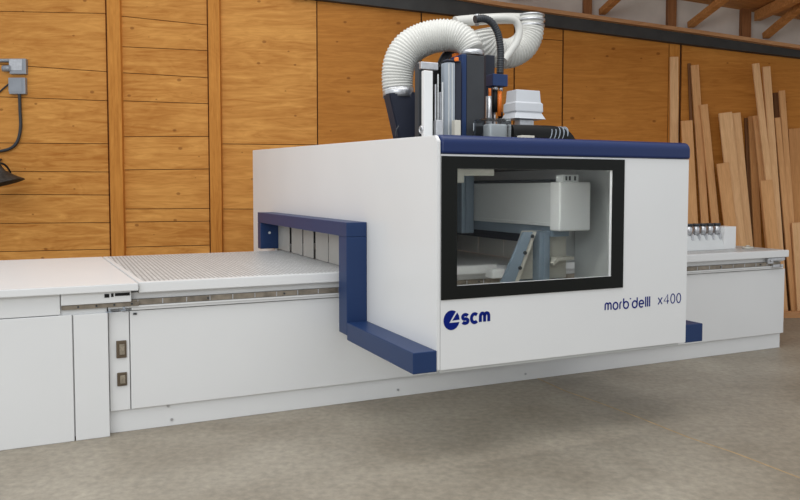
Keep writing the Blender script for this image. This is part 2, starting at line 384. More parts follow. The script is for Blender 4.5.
# floor joint line
cr = MB(); prev = None
pp = [(528, 374), (565, 391), (600, 403), (640, 418), (690, 438), (735, 453), (800, 478)]
q = []
for x, y in pp:
    d = ray(x, y); t = -CAM_H / d.z; q.append(C0 + d * t)
for a, b_ in zip(q, q[1:]):
    nn = (b_ - a).normalized().cross(Vector((0, 0, 1))) * 0.005
    cr.hexa([a + nn, b_ + nn, b_ - nn, a - nn] + [v + Vector((0, 0, 0.0015)) for v in (a + nn, b_ + nn, b_ - nn, a - nn)])
struct('floor_joint', cr, plain('ochre_joint_line', (0.42, 0.29, 0.15), 0.8, var=0.3, scale=9))

# ================================================================ LEFT CABINET (end unit of the machine)
XL = -1.6
cab = thing('end_cabinet', 'plain white sheet metal cabinet at the left end of the machine, flat smooth top', 'cabinet', (-0.7, 5.7, 0))
MB().box(XL, 0.25, 4.775, 6.66, 0.02, 0.884, 0.004).build('body', M['white'], cab)
MB().box(XL, 0.055, 4.75, 4.7745, 0.0, 0.757, 0.004).build('front_panel', M['white'], cab)
MB().box(0.062, 0.252, 4.75, 4.7745, 0.0, 0.755, 0.004).build('front_panel', M['white'], cab)
MB().box(XL, -0.008, 4.755, 4.7745, 0.762, 0.883, 0.002).build('fascia', M['white'], cab)
MB().hexa([(XL, 4.715, .885), (0.427, 4.715, .885), (0.318, 6.7, .885), (XL, 6.7, .885), (XL, 4.715, .93), (0.427, 4.715, .93), (0.318, 6.7, .93), (XL, 6.7, .93)], 0.004).build('top', M['white'], cab)

# ================================================================ BED
bed = thing('machine_bed', 'long white machining bed with grooved table top and rack rail along its front', 'machine bed', (3.3, 5.7, 0))
MB().box(0.256, 6.18, 4.81, 6.62, 0.0, 0.14, 0.003).build('plinth', M['white'], bed)
MB().box(0.256, 6.19, 4.83, 6.64, 0.1405, 0.864, 0.003).build('body', M['white'], bed)
MB().box(0.380, 6.2, 4.79, 4.829, 0.141, 0.752, 0.004).build('front_panel', M['white'], bed)
sp_ = MB().box(0.258, 0.375, 4.79, 4.829, 0.141, 0.752, 0.004).build('side_panel', M['white'], bed)
for (z0, z1, x0, x1) in ((0.468, 0.575, 0.298, 0.357), (0.295, 0.378, 0.300, 0.357)):
    so = MB().box(x0, x1, 4.778, 4.7895, z0, z1, 0.004).build('socket', M['socket'], bed); lab(so, 'bronze coloured socket plate')
    ins = MB(); xm = (x0 + x1) / 2; zm = (z0 + z1) / 2; h = (z1 - z0) / 2
    ins.box(xm - .012, xm + .018, 4.770, 4.7779, zm - h * .6, zm + h * .6, 0.002)
    ins.build('socket_insert', M['socket_face'], so)
# upper fascia, slots and rack
MB().box(-0.002, 0.386, 4.742, 4.7745, 0.816, 0.8835, 0.003).build('fascia_box', M['white'], cab)
MB().box(0.387, 6.19, 4.80, 4.829, 0.823, 0.864, 0.002).build('upper_fascia', M['white'], bed)
lr = MB().box(0.0, 0.431, 4.752, 4.7745, 0.788, 0.813, 0.001).build('rack_rail', M['rack'], cab)
for k in range(4):
    x = 0.09 + k * 0.1; b_ = MB(); b_.tube([(x, 4.7518, 0.802), (x, 4.746, 0.802)], 0.006, 10); b_.build('bolt', M['charcoal'], lr)
for x0, x1, z0, z1 in ((0.235, 0.262, 0.850, 0.872), (0.272, 0.286, 0.852, 0.874), (0.294, 0.378, 0.856, 0.874)):
    MB().box(x0, x1, 4.738, 4.7418, z0, z1, 0.001).build('black_slot', M['black'], cab)
rk = MB().box(0.256, 6.12, 4.765, 4.7745, 0.7765, 0.7865, 0.001)
rk.build('rail_cover', M['white'], bed)
rk = MB().box(0.256, 6.12, 4.776, 4.799, 0.789, 0.822)
rack = rk.build('rack_rail', M['rack'], bed)
for k in range(40):
    x = 0.28 + k * 0.145; rc = MB(); rc.box(x, x + 0.006, 4.7735, 4.7758, 0.791, 0.821); rc.build('rail_joint', M['steel'], rack)
for k in range(12):
    x = 0.35 + k * 0.5; b_ = MB(); b_.tube([(x, 4.7755, 0.806), (x, 4.768, 0.806)], 0.006, 10); b_.build('bolt', M['charcoal'], rack)
MB().box(0.39, 6.16, 4.775, 4.829, 0.758, 0.776, 0.003).build('lower_lip', M['white'], bed)
for x, z in ((0.262, 0.772), (0.345, 0.778)):
    b_ = MB(); b_.tube([(x, 4.776, z), (x, 4.755, z)], 0.007, 10); b_.box(x - .02, x + .012, 4.757, 4.763, z - .016, z - .01); b_.build('latch', M['grey'], bed)
b_ = MB().box(0.40, 0.42, 4.782, 4.7895, 0.728, 0.74); b_.build('catch', M['charcoal'], bed)
for x, z, y in ((0.62, 0.04, 4.81), (2.2, 0.05, 4.81), (0.60, 0.13, 4.81), (3.3, 0.05, 4.81)):
    b_ = MB(); b_.tube([(x, y - 0.0005, z), (x, y - 0.006, z)], 0.009, 12); b_.build('screw', M['steel'], bed)
# bracket at the right end of the rail
rb = MB(); rb.box(5.93, 6.0, 4.755, 4.7735, 0.81, 0.86, 0.003); rb.box(6.0, 6.16, 4.76, 4.799, 0.835, 0.862, 0.003)
rb.box(5.99, 6.13, 4.75, 4.7735, 0.775, 0.80, 0.003); rb.tube([(6.1, 4.75, .79), (6.1, 4.74, .79)], .014, 12); rb.tube([(5.97, 4.755, .84), (5.97, 4.745, .84)], .014, 12)
lab(rb.build('end_bracket', M['steel'], bed), 'steel stop bracket at the end of the rail')
# table slab
tb = MB().hexa([(0.432, 4.75, .866), (6.2, 4.75, .866), (6.2, 6.7, .866), (0.325, 6.7, .866), (0.432, 4.75, .93), (6.2, 4.75, .93), (6.2, 6.7, .93), (0.325, 6.7, .93)], 0.004); tt = tb.build('table_slab', M['white'], bed)
MB().hexa([(0.462, 4.80, .9302), (6.17, 4.80, .9302), (6.17, 6.66, .9302), (0.36, 6.66, .9302), (0.462, 4.80, .9312), (6.17, 4.80, .9312), (6.17, 6.66, .9312), (0.36, 6.66, .9312)]).build('table_surface', M['matrix'], tt)

# ================================================================ GANTRY
gx0, gx1, gy0, gy1 = 1.85, 3.66, 3.535, 7.7
gan = thing('gantry_enclosure', 'big white machine gantry hood with black framed window and navy trim over the bed', 'machine', (2.75, 5.5, 0))
# left side panel with the opening over the table
sp = [(gy0, 0.512), (4.62, 0.512), (4.62, 1.20), (6.84, 1.20), (6.84, 0.512), (gy1, 0.512), (gy1, 1.905), (gy0 + 0.03, 1.79), (gy0, 1.76)]
MB().prism(sp, 'X', gx0, gx0 + 0.02, 0.004).build('side_panel', M['white'], gan)
sp2 = [(gy0 + .022, 0.512), (4.62, 0.512), (4.62, 1.20), (6.84, 1.20), (6.84, 0.512), (gy1, 0.512), (gy1, 1.78), (gy0 + .022, 1.68)]
MB().prism(sp2, 'X', gx1 - 0.03, gx1 - 0.004, 0.004).build('side_panel', M['white'], gan)
# front panel with window opening
wx0, wx1, wz0, wz1 = 1.968, 3.04, 0.97, 1.612
MB().grid([gx0 + 0.021, wx0, wx1, gx1], [0.512, wz0, wz1, 1.688], [(1, 1)], gy0, gy0 + 0.02).build('front_panel', M['white'], gan)
MB().box(gx0 + 0.03, gx1 - 0.03, gy0 + 0.03, gy0 + 0.06, 0.487, 0.56, 0.003).build('bottom_skirt', M['white_dull'], gan)
fr = MB().grid([1.872, wx0, wx1, 3.13], [0.897, wz0, wz1, 1.678], [(1, 1)], gy0 - 0.008, gy0 - 0.0005).build('window_frame', M['frame_black'], gan)
MB().box(wx0 - .01, wx1 + .01, gy0 + 0.0205, gy0 + 0.0255, wz0 - .01, wz1 + .01).build('window_pane', M['glass'], fr)
# gloss navy top bar, rounded
prof = [(gy0 + 0.1, 1.69), (gy0 - 0.012, 1.69)]
for k in range(9):
    a = math.pi + k * math.pi / 16
    prof.append((gy0 - 0.012 + 0.05 * (1 + math.cos(a)), 1.745 + 0.05 * -math.sin(a)))
prof.append((gy0 + 0.1, 1.797))
tbm = MB().prism(prof, 'X', gx0 + 0.0215, gx1 + 0.004)
tbo = tbm.build('top_trim_bar', M['navy_bar'], gan)
bv = tbo.modifiers.new('b', 'BEVEL'); bv.width = 0.014; bv.segments = 4; bv.limit_method = 'ANGLE'; bv.angle_limit = math.radians(50)
# roof, back
MB().box(gx0 + .021, gx1 - .031, gy0 + .101, 4.35, 1.66, 1.685, 0.002).build('roof_panel', M['white_dull'], gan)
MB().box(gx0 + .021, gx1 - .031, 4.3505, 7.1, 1.655, 1.68, 0.002).build('roof_panel', M['charcoal'], gan)
MB().box(gx0 + .021, gx1 - .031, gy1 - .03, gy1 - .005, 0.55, 1.75, 0.002).build('back_panel', M['white_dull'], gan)
# navy guard rails, left and right
def guard(x0, x1, full):
    g_ = MB()
    if full:
        g_ = MB().box(x0, x1, 4.54, 6.925, 1.186, 1.281, 0.004); a = g_.build('guard_rail', M['navy'], gan)
        MB().box(x0, x1, 4.54, 4.69, 0.535, 1.1855, 0.004).build('guard_post', M['navy'], gan)
        MB().box(x0, x1 + .04, 6.82, 6.925, 0.94, 1.1855, 0.004).build('guard_post', M['navy'], gan)
    b_ = MB().box(x0, x1, gy0, 4.539, 0.505, 0.622, 0.004).build('lower_guard', M['navy'], gan)
guard(1.705, 1.8495, True); guard(gx1 + .005, gx1 + .15, False)
d_ = MB(); d_.tube([(1.79, 6.8195, 1.09), (1.79, 6.816, 1.09)], .012, 12); d_.build('guard_button', M['white_dull'], gan)
# hanging strips in both openings
def curtain(x, ztop, mt, ys):
    for a, c, dx in ys:
        m_ = MB().box(x + dx, x + dx + 0.006, a, c, 0.935, ztop, 0.001); m_.build('curtain_strip', mt, gan)
random.seed(9)
edges = [4.70, 4.84, 4.97, 5.09, 5.22, 5.34, 5.47, 5.63, 5.78, 5.93, 6.08, 6.24, 6.38, 6.53, 6.66, 6.81]
sx_ = gx0 + 0.022
curtain(sx_, 1.215, M['strip'], [(mate(b, 240, sx_).y, mate(a, 240, sx_).y, dx) for a, b, dx in ((272, 277.3, 0), (277.6, 283.2, .004), (283.5, 289.3, 0), (291.2, 301.6, .003), (303.2, 313, 0),
        (315, 321.2, .004), (321.6, 327.8, 0), (328.2, 337.5, .004), (338, 348, 0))])
curtain(3.35, 1.08, M['strip'], [(a + 0.001, c - 0.001, random.uniform(0, 0.006)) for a, c in zip(edges, edges[1:])])
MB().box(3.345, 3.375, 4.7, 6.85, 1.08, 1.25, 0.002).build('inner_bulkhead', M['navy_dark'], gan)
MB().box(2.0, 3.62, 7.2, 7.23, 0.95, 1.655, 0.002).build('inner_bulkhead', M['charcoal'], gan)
MB().box(3.32, 3.629, 4.62, 4.64, 0.935, 1.24, 0.002).build('inner_bulkhead', M['white_dull'], gan)
# cross beam with its end block, seen through the window
cb = MB().box(3.18, 3.4, 4.32, 6.6, 1.245, 1.535, 0.004).build('cross_beam', M['white_dull'], gan)
MB().box(3.168, 3.1795, 4.33, 5.45, 1.515, 1.545, 0.002).build('beam_lip', M['white_dull'], cb)
MB().box(3.168, 3.1795, 4.33, 5.45, 1.235, 1.26, 0.002).build('beam_lip', M['white_dull'], cb)
MB().box(3.17, 3.38, 4.32, 6.6, 1.546, 1.57, 0.002).build('beam_guide', M['charcoal'], cb)
MB().box(3.19, 3.33, 4.32, 6.6, 1.16, 1.234, 0.002).build('beam_underside', M['bluegrey'], cb)
eb = MB().box(3.155, 3.425, 4.2, 4.319, 1.205, 1.55, 0.012, 3).build('end_block', M['white'], gan)
MB().box(3.19, 3.33, 4.22, 4.3, 1.5505, 1.6, 0.004).build('connector', M['white_dull'], eb)
for x in (3.215, 3.245, 3.29):
    b_ = MB().box(x, x + .014, 4.216, 4.2198, 1.56, 1.59); b_.build('connector_slot', M['charcoal'], eb)
# left inner column and bracket arm
ic = MB().box(3.045, 3.165, 5.38, 5.5, 1.13, 1.65, 0.01); ic.box(3.075, 3.135, 5.37, 5.379, 1.14, 1.65)
ic.build('inner_column', M['bluegrey'], gan)
ar = MB().box(2.03, 2.26, 3.62, 3.66, 1.575, 1.612, 0.003); ar.box(2.02, 2.06, 3.615, 3.665, 1.535, 1.612, 0.003)
ar.build('bracket_arm', M['beige'], gan)
# leg under the beam: blue-grey post, sloping brace, beige plate
lg = MB().box(3.105, 3.195, 4.36, 4.45, 0.5, 1.2, 0.006); lg.box(3.135, 3.165, 4.35, 4.3595, 0.5, 1.2)
lg.build('leg_column', M['bluegrey'], gan)
MB().prism([(2.76, 0.85), (2.87, 0.85), (3.02, 1.2), (2.94, 1.2)], 'Y', 4.32, 4.345, 0.003).build('leg_brace', M['bluegrey'], gan)
MB().prism([(2.875, 0.85), (3.2, 0.85), (3.2, 1.2), (3.022, 1.2)], 'Y', 4.451, 4.47, 0.002).build('leg_plate', M['beige'], gan)
MB().prism([(2.872, 0.85), (2.905, 0.85), (3.055, 1.2), (3.022, 1.2)], 'Y', 4.325, 4.4505, 0.002).build('leg_plate', M['beige'], gan)
MB().prism([(3.197, 0.85), (3.385, 0.85), (3.38, 1.2), (3.197, 1.2)], 'Y', 4.42, 4.45, 0.003).build('leg_plate', M['beige'], gan)
MB().prism([(3.197, 0.97), (3.24, 1.01), (3.385, 1.01), (3.385, 0.99), (3.25, .985), (3.21, .95)], 'Y', 4.33, 4.4195, 0.0).build('leg_plate', M['beige'], gan)
for x, z in ((2.99, 1.17), (2.93, 1.055), (2.89, 0.95), (3.26, 1.175)):
    b_ = MB(); b_.tube([(x + .02, 4.3245 if x < 3.1 else 4.4195, z), (x + .02, 4.31 if x < 3.1 else 4.41, z)], .013, 12); b_.build('bolt', M['charcoal'], gan)
MB().box(2.80, 2.93, 4.50, 4.60, 0.86, 0.925, .006).build('slide_block', M['white'], gan)
MB().box(2.90, 3.05, 4.49, 4.61, 0.86, 0.955, .006).build('slide_block', M['steel'], gan)
MB().box(3.10, 3.40, 4.36, 4.74, 0.52, 0.84, .006).build('carriage', M['bluegrey'], gan)
lm, lnt, lb_ = new_mat('added_fill_strip'); lb_.inputs['Emission Color'].default_value = (1, 0.98, 0.95, 1); lb_.inputs['Emission Strength'].default_value = 34
MB().box(2.0, 2.95, 3.95, 3.98, 1.638, 1.652).build('added_fill_strip', lm, gan)  # added glowing bar, hidden above the window, brightens the hood interior
# inner lining of the right side
MB().box(3.60, 3.628, gy0 + .03, 4.6, 0.53, 1.654, 0.002).build('inner_lining', M['white_dull'], gan)
# eye bolt on the left panel
eye = mate(421, 131, gx0 + .01)
ring = MB(); R_ = 0.018
ring.tube([(eye.x, eye.y + R_ * math.cos(t * math.pi / 8), eye.z + .008 + R_ * math.sin(t * math.pi / 8)) for t in range(17)], 0.005, 8, caps=False)
ring.build('eye_bolt', M['steel'], gan)

# ---- equipment standing on the gantry roof
ZR = 1.681
def onp(pts, ym): return [mat_(x, y, ym) for x, y in pts]
def colbox(name, mt, x0, x1, ytop, ym, dep, z0=ZR, bev=0.005, parent=None, ybot=None):
    a = mat_(x0, ytop, ym); c = mat_(x1, ytop, ym)
    if ybot is not None: z0 = mat_((x0 + x1) / 2, ybot, ym).z
    return MB().box(a.x, c.x, ym, ym + dep, z0, (a.z + c.z) / 2, bev).build(name, mt, parent or gan)
# left duct
a = onp([(389, 93), (417, 92), (431, 139), (405, 139)], 4.85); dp = 0.11
du = MB(); tl, tr, br_, bl = a
du.hexa([(bl.x, 4.85, ZR), (br_.x, 4.85, ZR), (br_.x, 4.85 + dp, ZR), (bl.x, 4.85 + dp, ZR),
         (tl.x, 4.85, tl.z), (tr.x, 4.85, tr.z), (tr.x, 4.85 + dp, tr.z), (tl.x, 4.85 + dp, tl.z)], 0.008)
dct = du.build('duct', M['navy_dark'], gan)
# big front hose
hp = [(398.5, 95), (397.5, 78), (400, 62), (409, 48), (425, 39), (443, 35.5), (457, 37), (467, 43), (472, 51)]
ys = [4.95, 4.95, 4.94, 4.92, 4.88, 4.82, 4.76, 4.71, 4.68]
rr = [0.108, 0.113, 0.117, 0.12, 0.119, 0.115, 0.106, 0.094, 0.084]
pts = [mat_(x, y, ym) for (x, y), ym in zip(hp, ys)]
hose = MB(); hose.tube(pts, rr, 32, corr=0.005, pitch=0.02); hs = hose.build('flexible_hose', M['hose'], gan)
c1 = MB(); c1.tube([pts[0] - Vector((0, 0, .02)), pts[0] + Vector((-.002, 0, .05))], 0.114, 28); lab(c1.build('hose_clamp', M['steel'], hs), 'steel hose clamp')
c1 = MB(); c1.tube([pts[-1] - Vector((0, 0, .0)), pts[-1] + Vector((0, 0, -.035))], 0.088, 28); lab(c1.build('hose_clamp', M['steel'], hs), 'steel hose clamp')
# dark column under its right end
colm = colbox('suction_column', M['charcoal'], 467, 484.5, 55, 4.6, 0.18)
colbox('column_edge', M['navy'], 462, 466.8, 54, 4.6, 0.18, parent=colm)
# white post, dark box, steel top
colbox('mast', M['white'], 424, 433, 70.5, 4.45, 0.04)
colbox('motor_box', M['charcoal'], 418.5, 424, 63, 4.55, 0.06)
colbox('motor_box', M['black'], 433.5, 441, 66, 4.62, 0.05)
colbox('cap_plate', M['steel'], 421, 438.5, 62, 4.52, 0.05, ybot=69.5)
# grey spindle with dark side
spd = MB(); a = mat_(446.5, 62, 4.5); c = mat_(455, 62, 4.5)
spd.prism([(a.x, 4.53), (a.x + .02, 4.5), (c.x, 4.5), (c.x + .012, 4.53), (c.x, 4.58), (a.x, 4.58)], 'Z', ZR + .03, a.z, 0.003)
sd = spd.build('spindle', M['grey'], gan)
colbox('spindle_side', M['navy_dark'], 455.5, 461.5, 61, 4.53, 0.1, parent=sd)
colbox('spindle_bracket', M['steel'], 440, 444.5, 92, 4.56, 0.05, parent=sd)
colbox('valve_block', M['steel'], 436.5, 443, 120, 4.42, 0.05)
colbox('valve_block', M['beige'], 455, 461, 120, 4.42, 0.05)
colbox('black_cylinder', M['black'], 441, 445, 66, 4.66, 0.04)
lab(colbox('orange_connector', M['orange'], 455, 460.5, 53, 4.75, 0.05, ybot=60), 'orange cable connector')
for x0, x1, yt, mt in ((435.2, 436.6, 84, 'steel'), (437.8, 439, 74, 'white_dull'), (442.2, 443.6, 82, 'white_dull')):
    colbox('guide_rod', M[mt], x0, x1, yt, 4.5, 0.012)
for x0, x1 in ((448.6, 449.6), (452, 453)):
    colbox('spindle_rib', M['white_dull'], x0, x1, 63, 4.494, 0.005, parent=sd)
colbox('spindle_cap', M['navy_dark'], 446.5, 461, 59.5, 4.515, 0.06, parent=sd, ybot=61.8)
lab(colbox('orange_connector', M['orange'], 456, 459, 57, 4.49, 0.03, ybot=61), 'orange cable connector')
# black cable loops behind the column
cb_ = MB(); cb_.tube(onp([(441, 66), (446, 56), (455, 50), (462, 52)], 4.9), 0.035, 12); cb_.build('cable', M['hose_black'], gan)
cb_ = MB(); cb_.tube(onp([(436, 132), (437, 100), (438, 72), (444, 58)], 4.85), 0.008, 8); cb_.build('cable', M['hose_black'], gan)
cb_ = MB(); cb_.tube(onp([(396, 136), (396.5, 130), (399, 126)], 4.6), 0.005, 8); cb_.build('cable', M['hose_black'], gan)
# rear hose with flange, pale pipes
colbox('rear_duct', M['navy_dark'], 486, 495, 55, 4.9, 0.12)
hp2 = [(481, 30), (484, 43), (495, 52), (509, 53.5), (522, 47), (529, 36), (531, 25)]
pts2 = onp(hp2, 5.3); h2 = MB(); h2.tube(pts2, [0.1, 0.115, 0.118, 0.118, 0.116, 0.112, 0.105], 28, corr=0.006, pitch=0.026)
h2o = h2.build('flexible_hose', M['hose'], gan)
for dz, r_, hh in ((0.0, .112, .02), (0.045, .116, .02), (0.09, .112, .012)):
    t_ = MB(); p = pts2[-1] + Vector((0.003, 0, dz - .02)); t_.tube([p, p + Vector((0, 0, hh))], r_, 28); lab(t_.build('hose_flange', M['steel'], h2o), 'steel flange ring')
t_ = MB(); p = pts2[-1]; t_.tube([p + Vector((0, 0, -.02)), p + Vector((0, 0, .085))], .104, 28); t_.build('hose_collar', M['hose'], h2o)
t_ = MB(); t_.tube(onp([(455, 22), (475, 20), (505, 18.5), (530, 19)], 5.35), [.045, .045, .045, .045], 16); t_.build('pipe', M['hose'], gan)
t_ = MB(); t_.tube(onp([(478, 20), (500, 18), (514, 20), (519, 29), (517, 41), (510, 52), (504, 60)], 5.05), 0.03, 16); t_.build('pipe', M['hose'], gan)
t_ = MB(); p = mat_(477, 19, 4.85); t_.tube([p + Vector((0, 0, -.05)), p + Vector((0, 0, .035))], .016, 12); t_.build('fitting', M['steel'], gan)
# black ribbed hose
t_ = MB(); t_.tube(onp([(475, 19.5), (484, 18.5), (492, 23), (498, 34), (500.5, 50), (500.5, 62), (500, 74)], 4.75), 0.026, 18, corr=0.0025, pitch=0.017)
t_.build('ribbed_hose', M['hose_black'], gan)
cn = colbox('connector_block', M['navy'], 493, 508, 74, 4.7, 0.1, ybot=86)
for x0, x1, yt, yb, mt in ((494.5, 499, 86, 90, 'steel'), (500.5, 504, 86, 91, 'steel'), (487.5, 493, 96, 139, 'steel'), (490, 492.5, 88, 98, 'orange'), (494, 498.5, 90, 112, 'black'),
                           (499, 503, 91, 116, 'orange'), (495.5, 497, 108, 139, 'steel'), (500, 504, 112, 118, 'black')):
    a = mat_((x0 + x1) / 2, yt, 4.72); b_ = mat_((x0 + x1) / 2, yb, 4.72); r_ = (mat_(x1, yt, 4.72) - mat_(x0, yt, 4.72)).length / 2
    t_ = MB(); t_.tube([(a.x, 4.74, a.z), (a.x, 4.74, max(b_.z, ZR))], r_, 14); t_.build('pneumatic_cylinder' if mt != 'orange' else 'orange_tube', M[mt], cn)
# clear cover
cv = colbox('clear_cover', M['clear'], 487.5, 512, 118, 4.35, 0.2, bev=0.012)
a = mat_(495, 124, 4.42); MB().box(a.x - .05, a.x + .09, 4.4, 4.5, ZR, a.z, .01).build('cover_insert', M['white_dull'], cv)
# stepped light-grey housing
hb = MB(); prev = None
def ringpts(x0, x1, dy0, dy1, z): return [(x0, dy0, z), (x1, dy0, z), (x1, dy1, z), (x0, dy1, z)]
ym = 4.5; hx0 = mat_(516.6, 90, ym).x; hx1 = mat_(540, 90, ym).x; zt = mat_(528, 90, ym).z; k_ = (zt - mat_(528, 119, ym).z)
levels = [(0.0, 0.0), (0.42, 0.006), (0.45, 0.016), (0.74, 0.018), (0.78, 0.01), (0.97, 0.028), (1.0, 0.034)]
V_ = []
for f_, o_ in levels:
    V_.append([hb.b.verts.new(q) for q in ringpts(hx0 - o_, hx1 + o_, ym - o_, ym + 0.13 + o_, zt - k_ * f_)])
for A, B in zip(V_, V_[1:]):
    for k in range(4): hb.b.faces.new([A[k], A[(k + 1) % 4], B[(k + 1) % 4], B[k]])
hb.b.faces.new(V_[0]); hb.b.faces.new(V_[-1]); hz = zt - k_
hbo = hb.build('stepped_housing', M['housing'], gan)
bv = hbo.modifiers.new('b', 'BEVEL'); bv.width = 0.004; bv.segments = 2
MB().box(hx0 + .05, hx1 - .03, ym + .03, ym + .1, ZR, hz - .0005, .003).build('housing_post', M['steel'], hbo)
# black ribbed cable duct lying on the roof
t_ = MB(); a = mat_(514, 132, 4.35); c = mat_(566, 133, 4.35)
t_.tube([(a.x, 4.4, a.z), ((a.x + c.x) / 2, 4.4, a.z + .004), (c.x - .03, 4.4, a.z - .002), (c.x + .06, 4.4, a.z - .06), (c.x + .09, 4.4, ZR)], 0.055, 20)
ch = t_.build('cable_duct', M['black'], gan)
for k in range(5):
    x = c.x - 0.13 + k * 0.035; t_ = MB(); t_.tube([(x, 4.4, a.z + .001), (x + .006, 4.4, a.z)], 0.0575, 20); t_.build('duct_ring', M['grey'], ch)
a = mat_(522, 137, 4.1); MB().box(a.x, a.x + .1, 4.1, 4.16, ZR + .005, a.z + .012, .003).build('terminal_block', M['beige'], gan)

# ---- marks on the front panel
PY = gy0 - 0.0005
def fp(x, y): p = mat_(x, y, gy0); return (p.x, p.z)
lo = MB()
cx, cz = fp(451.5, 320.2); Rr = 0.052
disc = [(cx + Rr * 0.97 * math.cos(t * math.pi / 32), cz + Rr * 1.03 * math.sin(t * math.pi / 32)) for t in range(64)]
# disc with a cut-out: keep the crescent, then the inner triangle
cut_a = math.radians(58); cut_b = math.radians(-14)
cres = [(cx + Rr * .96 * math.cos(t), cz + Rr * 1.05 * math.sin(t)) for t in [cut_a + (2 * math.pi + cut_b - cut_a) * k / 40 for k in range(41)]]
inner = (cx - 0.014, cz - 0.014)
lo.prism(cres + [inner], 'Y', PY - 0.0012, PY)
tri = [(cx + 0.004, cz - 0.003), (cx + .05, cz + 0.0), (cx + .046, cz + .022), (cx + 0.035, cz + 0.04)]
lo.prism(tri, 'Y', PY - 0.0012, PY)
lo.build('emblem', M['logo'], gan)
def arc(cx, cz, rx, rz, a0, a1, n_=14): return [(cx + rx * math.cos(math.radians(a0 + (a1 - a0) * k / n_)), cz + rz * math.sin(math.radians(a0 + (a1 - a0) * k / n_))) for k in range(n_ + 1)]
def glyph(ch, h, wdt):
    """strokes on a unit of x-height h; returns list of polylines and advance"""
    r_ = h / 2; A = h * 1.5
    if ch == 'o': return [arc(r_, r_, r_ * .95, r_, 0, 360, 24)], h
    if ch == 'm': return [[(0, 0), (0, h * .6)] + arc(h * .3, h * .62, h * .3, h * .38, 180, 0)[0:] + [(h * .6, 0)], arc(h * .9, h * .62, h * .3, h * .38, 180, 0) + [(h * 1.2, 0)]], h * 1.2
    if ch == 'r': return [[(0, 0), (0, h * .6)] + arc(h * .32, h * .62, h * .32, h * .38, 180, 90)], h * .36
    if ch == 'b': return [[(0, A), (0, h * .5)] + arc(r_, r_, r_, r_, 180, 540, 24)], h
    if ch == 'd': return [[(h, A), (h, h * .5)] + arc(r_, r_, r_, r_, 0, -360, 24)], h
    if ch == 'e': return [[(0.02 * h, r_), (h * .95, r_)] + arc(r_, r_, r_ * .95, r_, 0, 310, 24)], h
    if ch == 'l': return [[(0, A), (0, 0)]], h * .02
    if ch == "'": return [[(0, A * .86), (0, A * .98)]], h * .02
    if ch == 'x': return [[(0, 0), (h * .8, h)], [(0, h), (h * .8, 0)]], h * .8
    if ch == '4': return [[(h * .75, 0), (h * .75, A * .93), (0, h * .4), (h, h * .4)]], h
    if ch == '0': return [arc(h * .42, A * .47, h * .42, A * .47, 0, 360, 24)], h * .84
    if ch == 's': return [arc(h * .4, h * .73, h * .36, h * .27, 25, 270, 12)[:-1] + arc(h * .4, h * .25, h * .38, h * .25, 90, -155, 12)], h * .8
    if ch == 'c': return [arc(h * .45, r_, h * .45, r_, 45, 315, 18)], h * .8
def write(txt, x0, x1, z, h, sw, gap, name, sx=1.0):
    mb = MB(); tot = 0; gl = []
    for ch_ in txt:
        if ch_ == ' ': tot += h * .8; continue
        st, ad = glyph(ch_, h, 0); gl.append((tot, st)); tot += ad + gap
    k = (x1 - x0) / (tot - gap)
    for i, (o_, st) in enumerate(gl):
        for pl_ in st: mb.ribbon([(x0 + (o_ + px) * k, z + pz) for px, pz in pl_], sw, PY - 0.0012 - i * 0.00001, PY)
    return mb.build(name, M['logo'], gan)
a = fp(461, 325); b_ = fp(489.3, 322.5)
write('scm', a[0] + .008, b_[0] - .004, a[1] + .008, 0.048, 0.019, 0.022, 'lettering')
a = fp(605, 310.3); b_ = fp(649.5, 307)
write("morb'delll", a[0], b_[0], a[1] + .001, 0.042, 0.0092, 0.017, 'lettering')
a = fp(658, 304.5); b_ = fp(680.5, 302.8)
write('x400', a[0], b_[0], a[1] + .001, 0.042, 0.0065, 0.016, 'lettering')

# ================================================================ CLAMP UNIT ON THE TABLE
cl = thing('clamping_unit', 'white clamp unit with a row of steel clamps on right end of the table', 'clamp', (5.6, 5.3, 0.93))
zt0 = 0.932
MB().box(5.70, 5.85, 5.05, 5.2, zt0, 1.145, 0.004).build('end_box', M['white'], cl)
MB().prism([(5.03, zt0), (5.19, zt0), (5.19, 1.07), (5.1, 1.07)], 'X', 5.2, 5.699, 0.003).build('sloping_plate', M['white_dull'], cl)
for k in range(5):
    x = 5.32 + k * 0.088
    c_ = MB(); c_.tube([(x, 5.12, 1.0705), (x, 5.12, 1.155)], 0.03, 16); cyl = c_.build('clamp', M['steel'], cl)
    c_ = MB(); c_.tube([(x, 5.12, 1.1555), (x, 5.12, 1.178)], 0.034, 16); c_.build('clamp_head', M['hose_black'], cyl)
    c_ = MB(); c_.box(x - .008, x + .008, 5.07, 5.1, 1.03, 1.085); c_.build('clamp_tab', M['steel'], cyl)
dk = MB(); p = mat_(746, 247.5, 5.15); dk.tube([(5.95, 5.0, zt0), (5.95, 5.0, zt0 + .02)], 0.05, 20); dk.tube([(5.95, 5.0, zt0 + .0205), (5.95, 5.0, zt0 + .032)], 0.018, 16)
db = thing('locating_disc', 'small round pale locating disc lying on the table right of the clamp unit', 'disc', (5.95, 5.0, 0.93))
dk.build('disc', M['beige'], db)

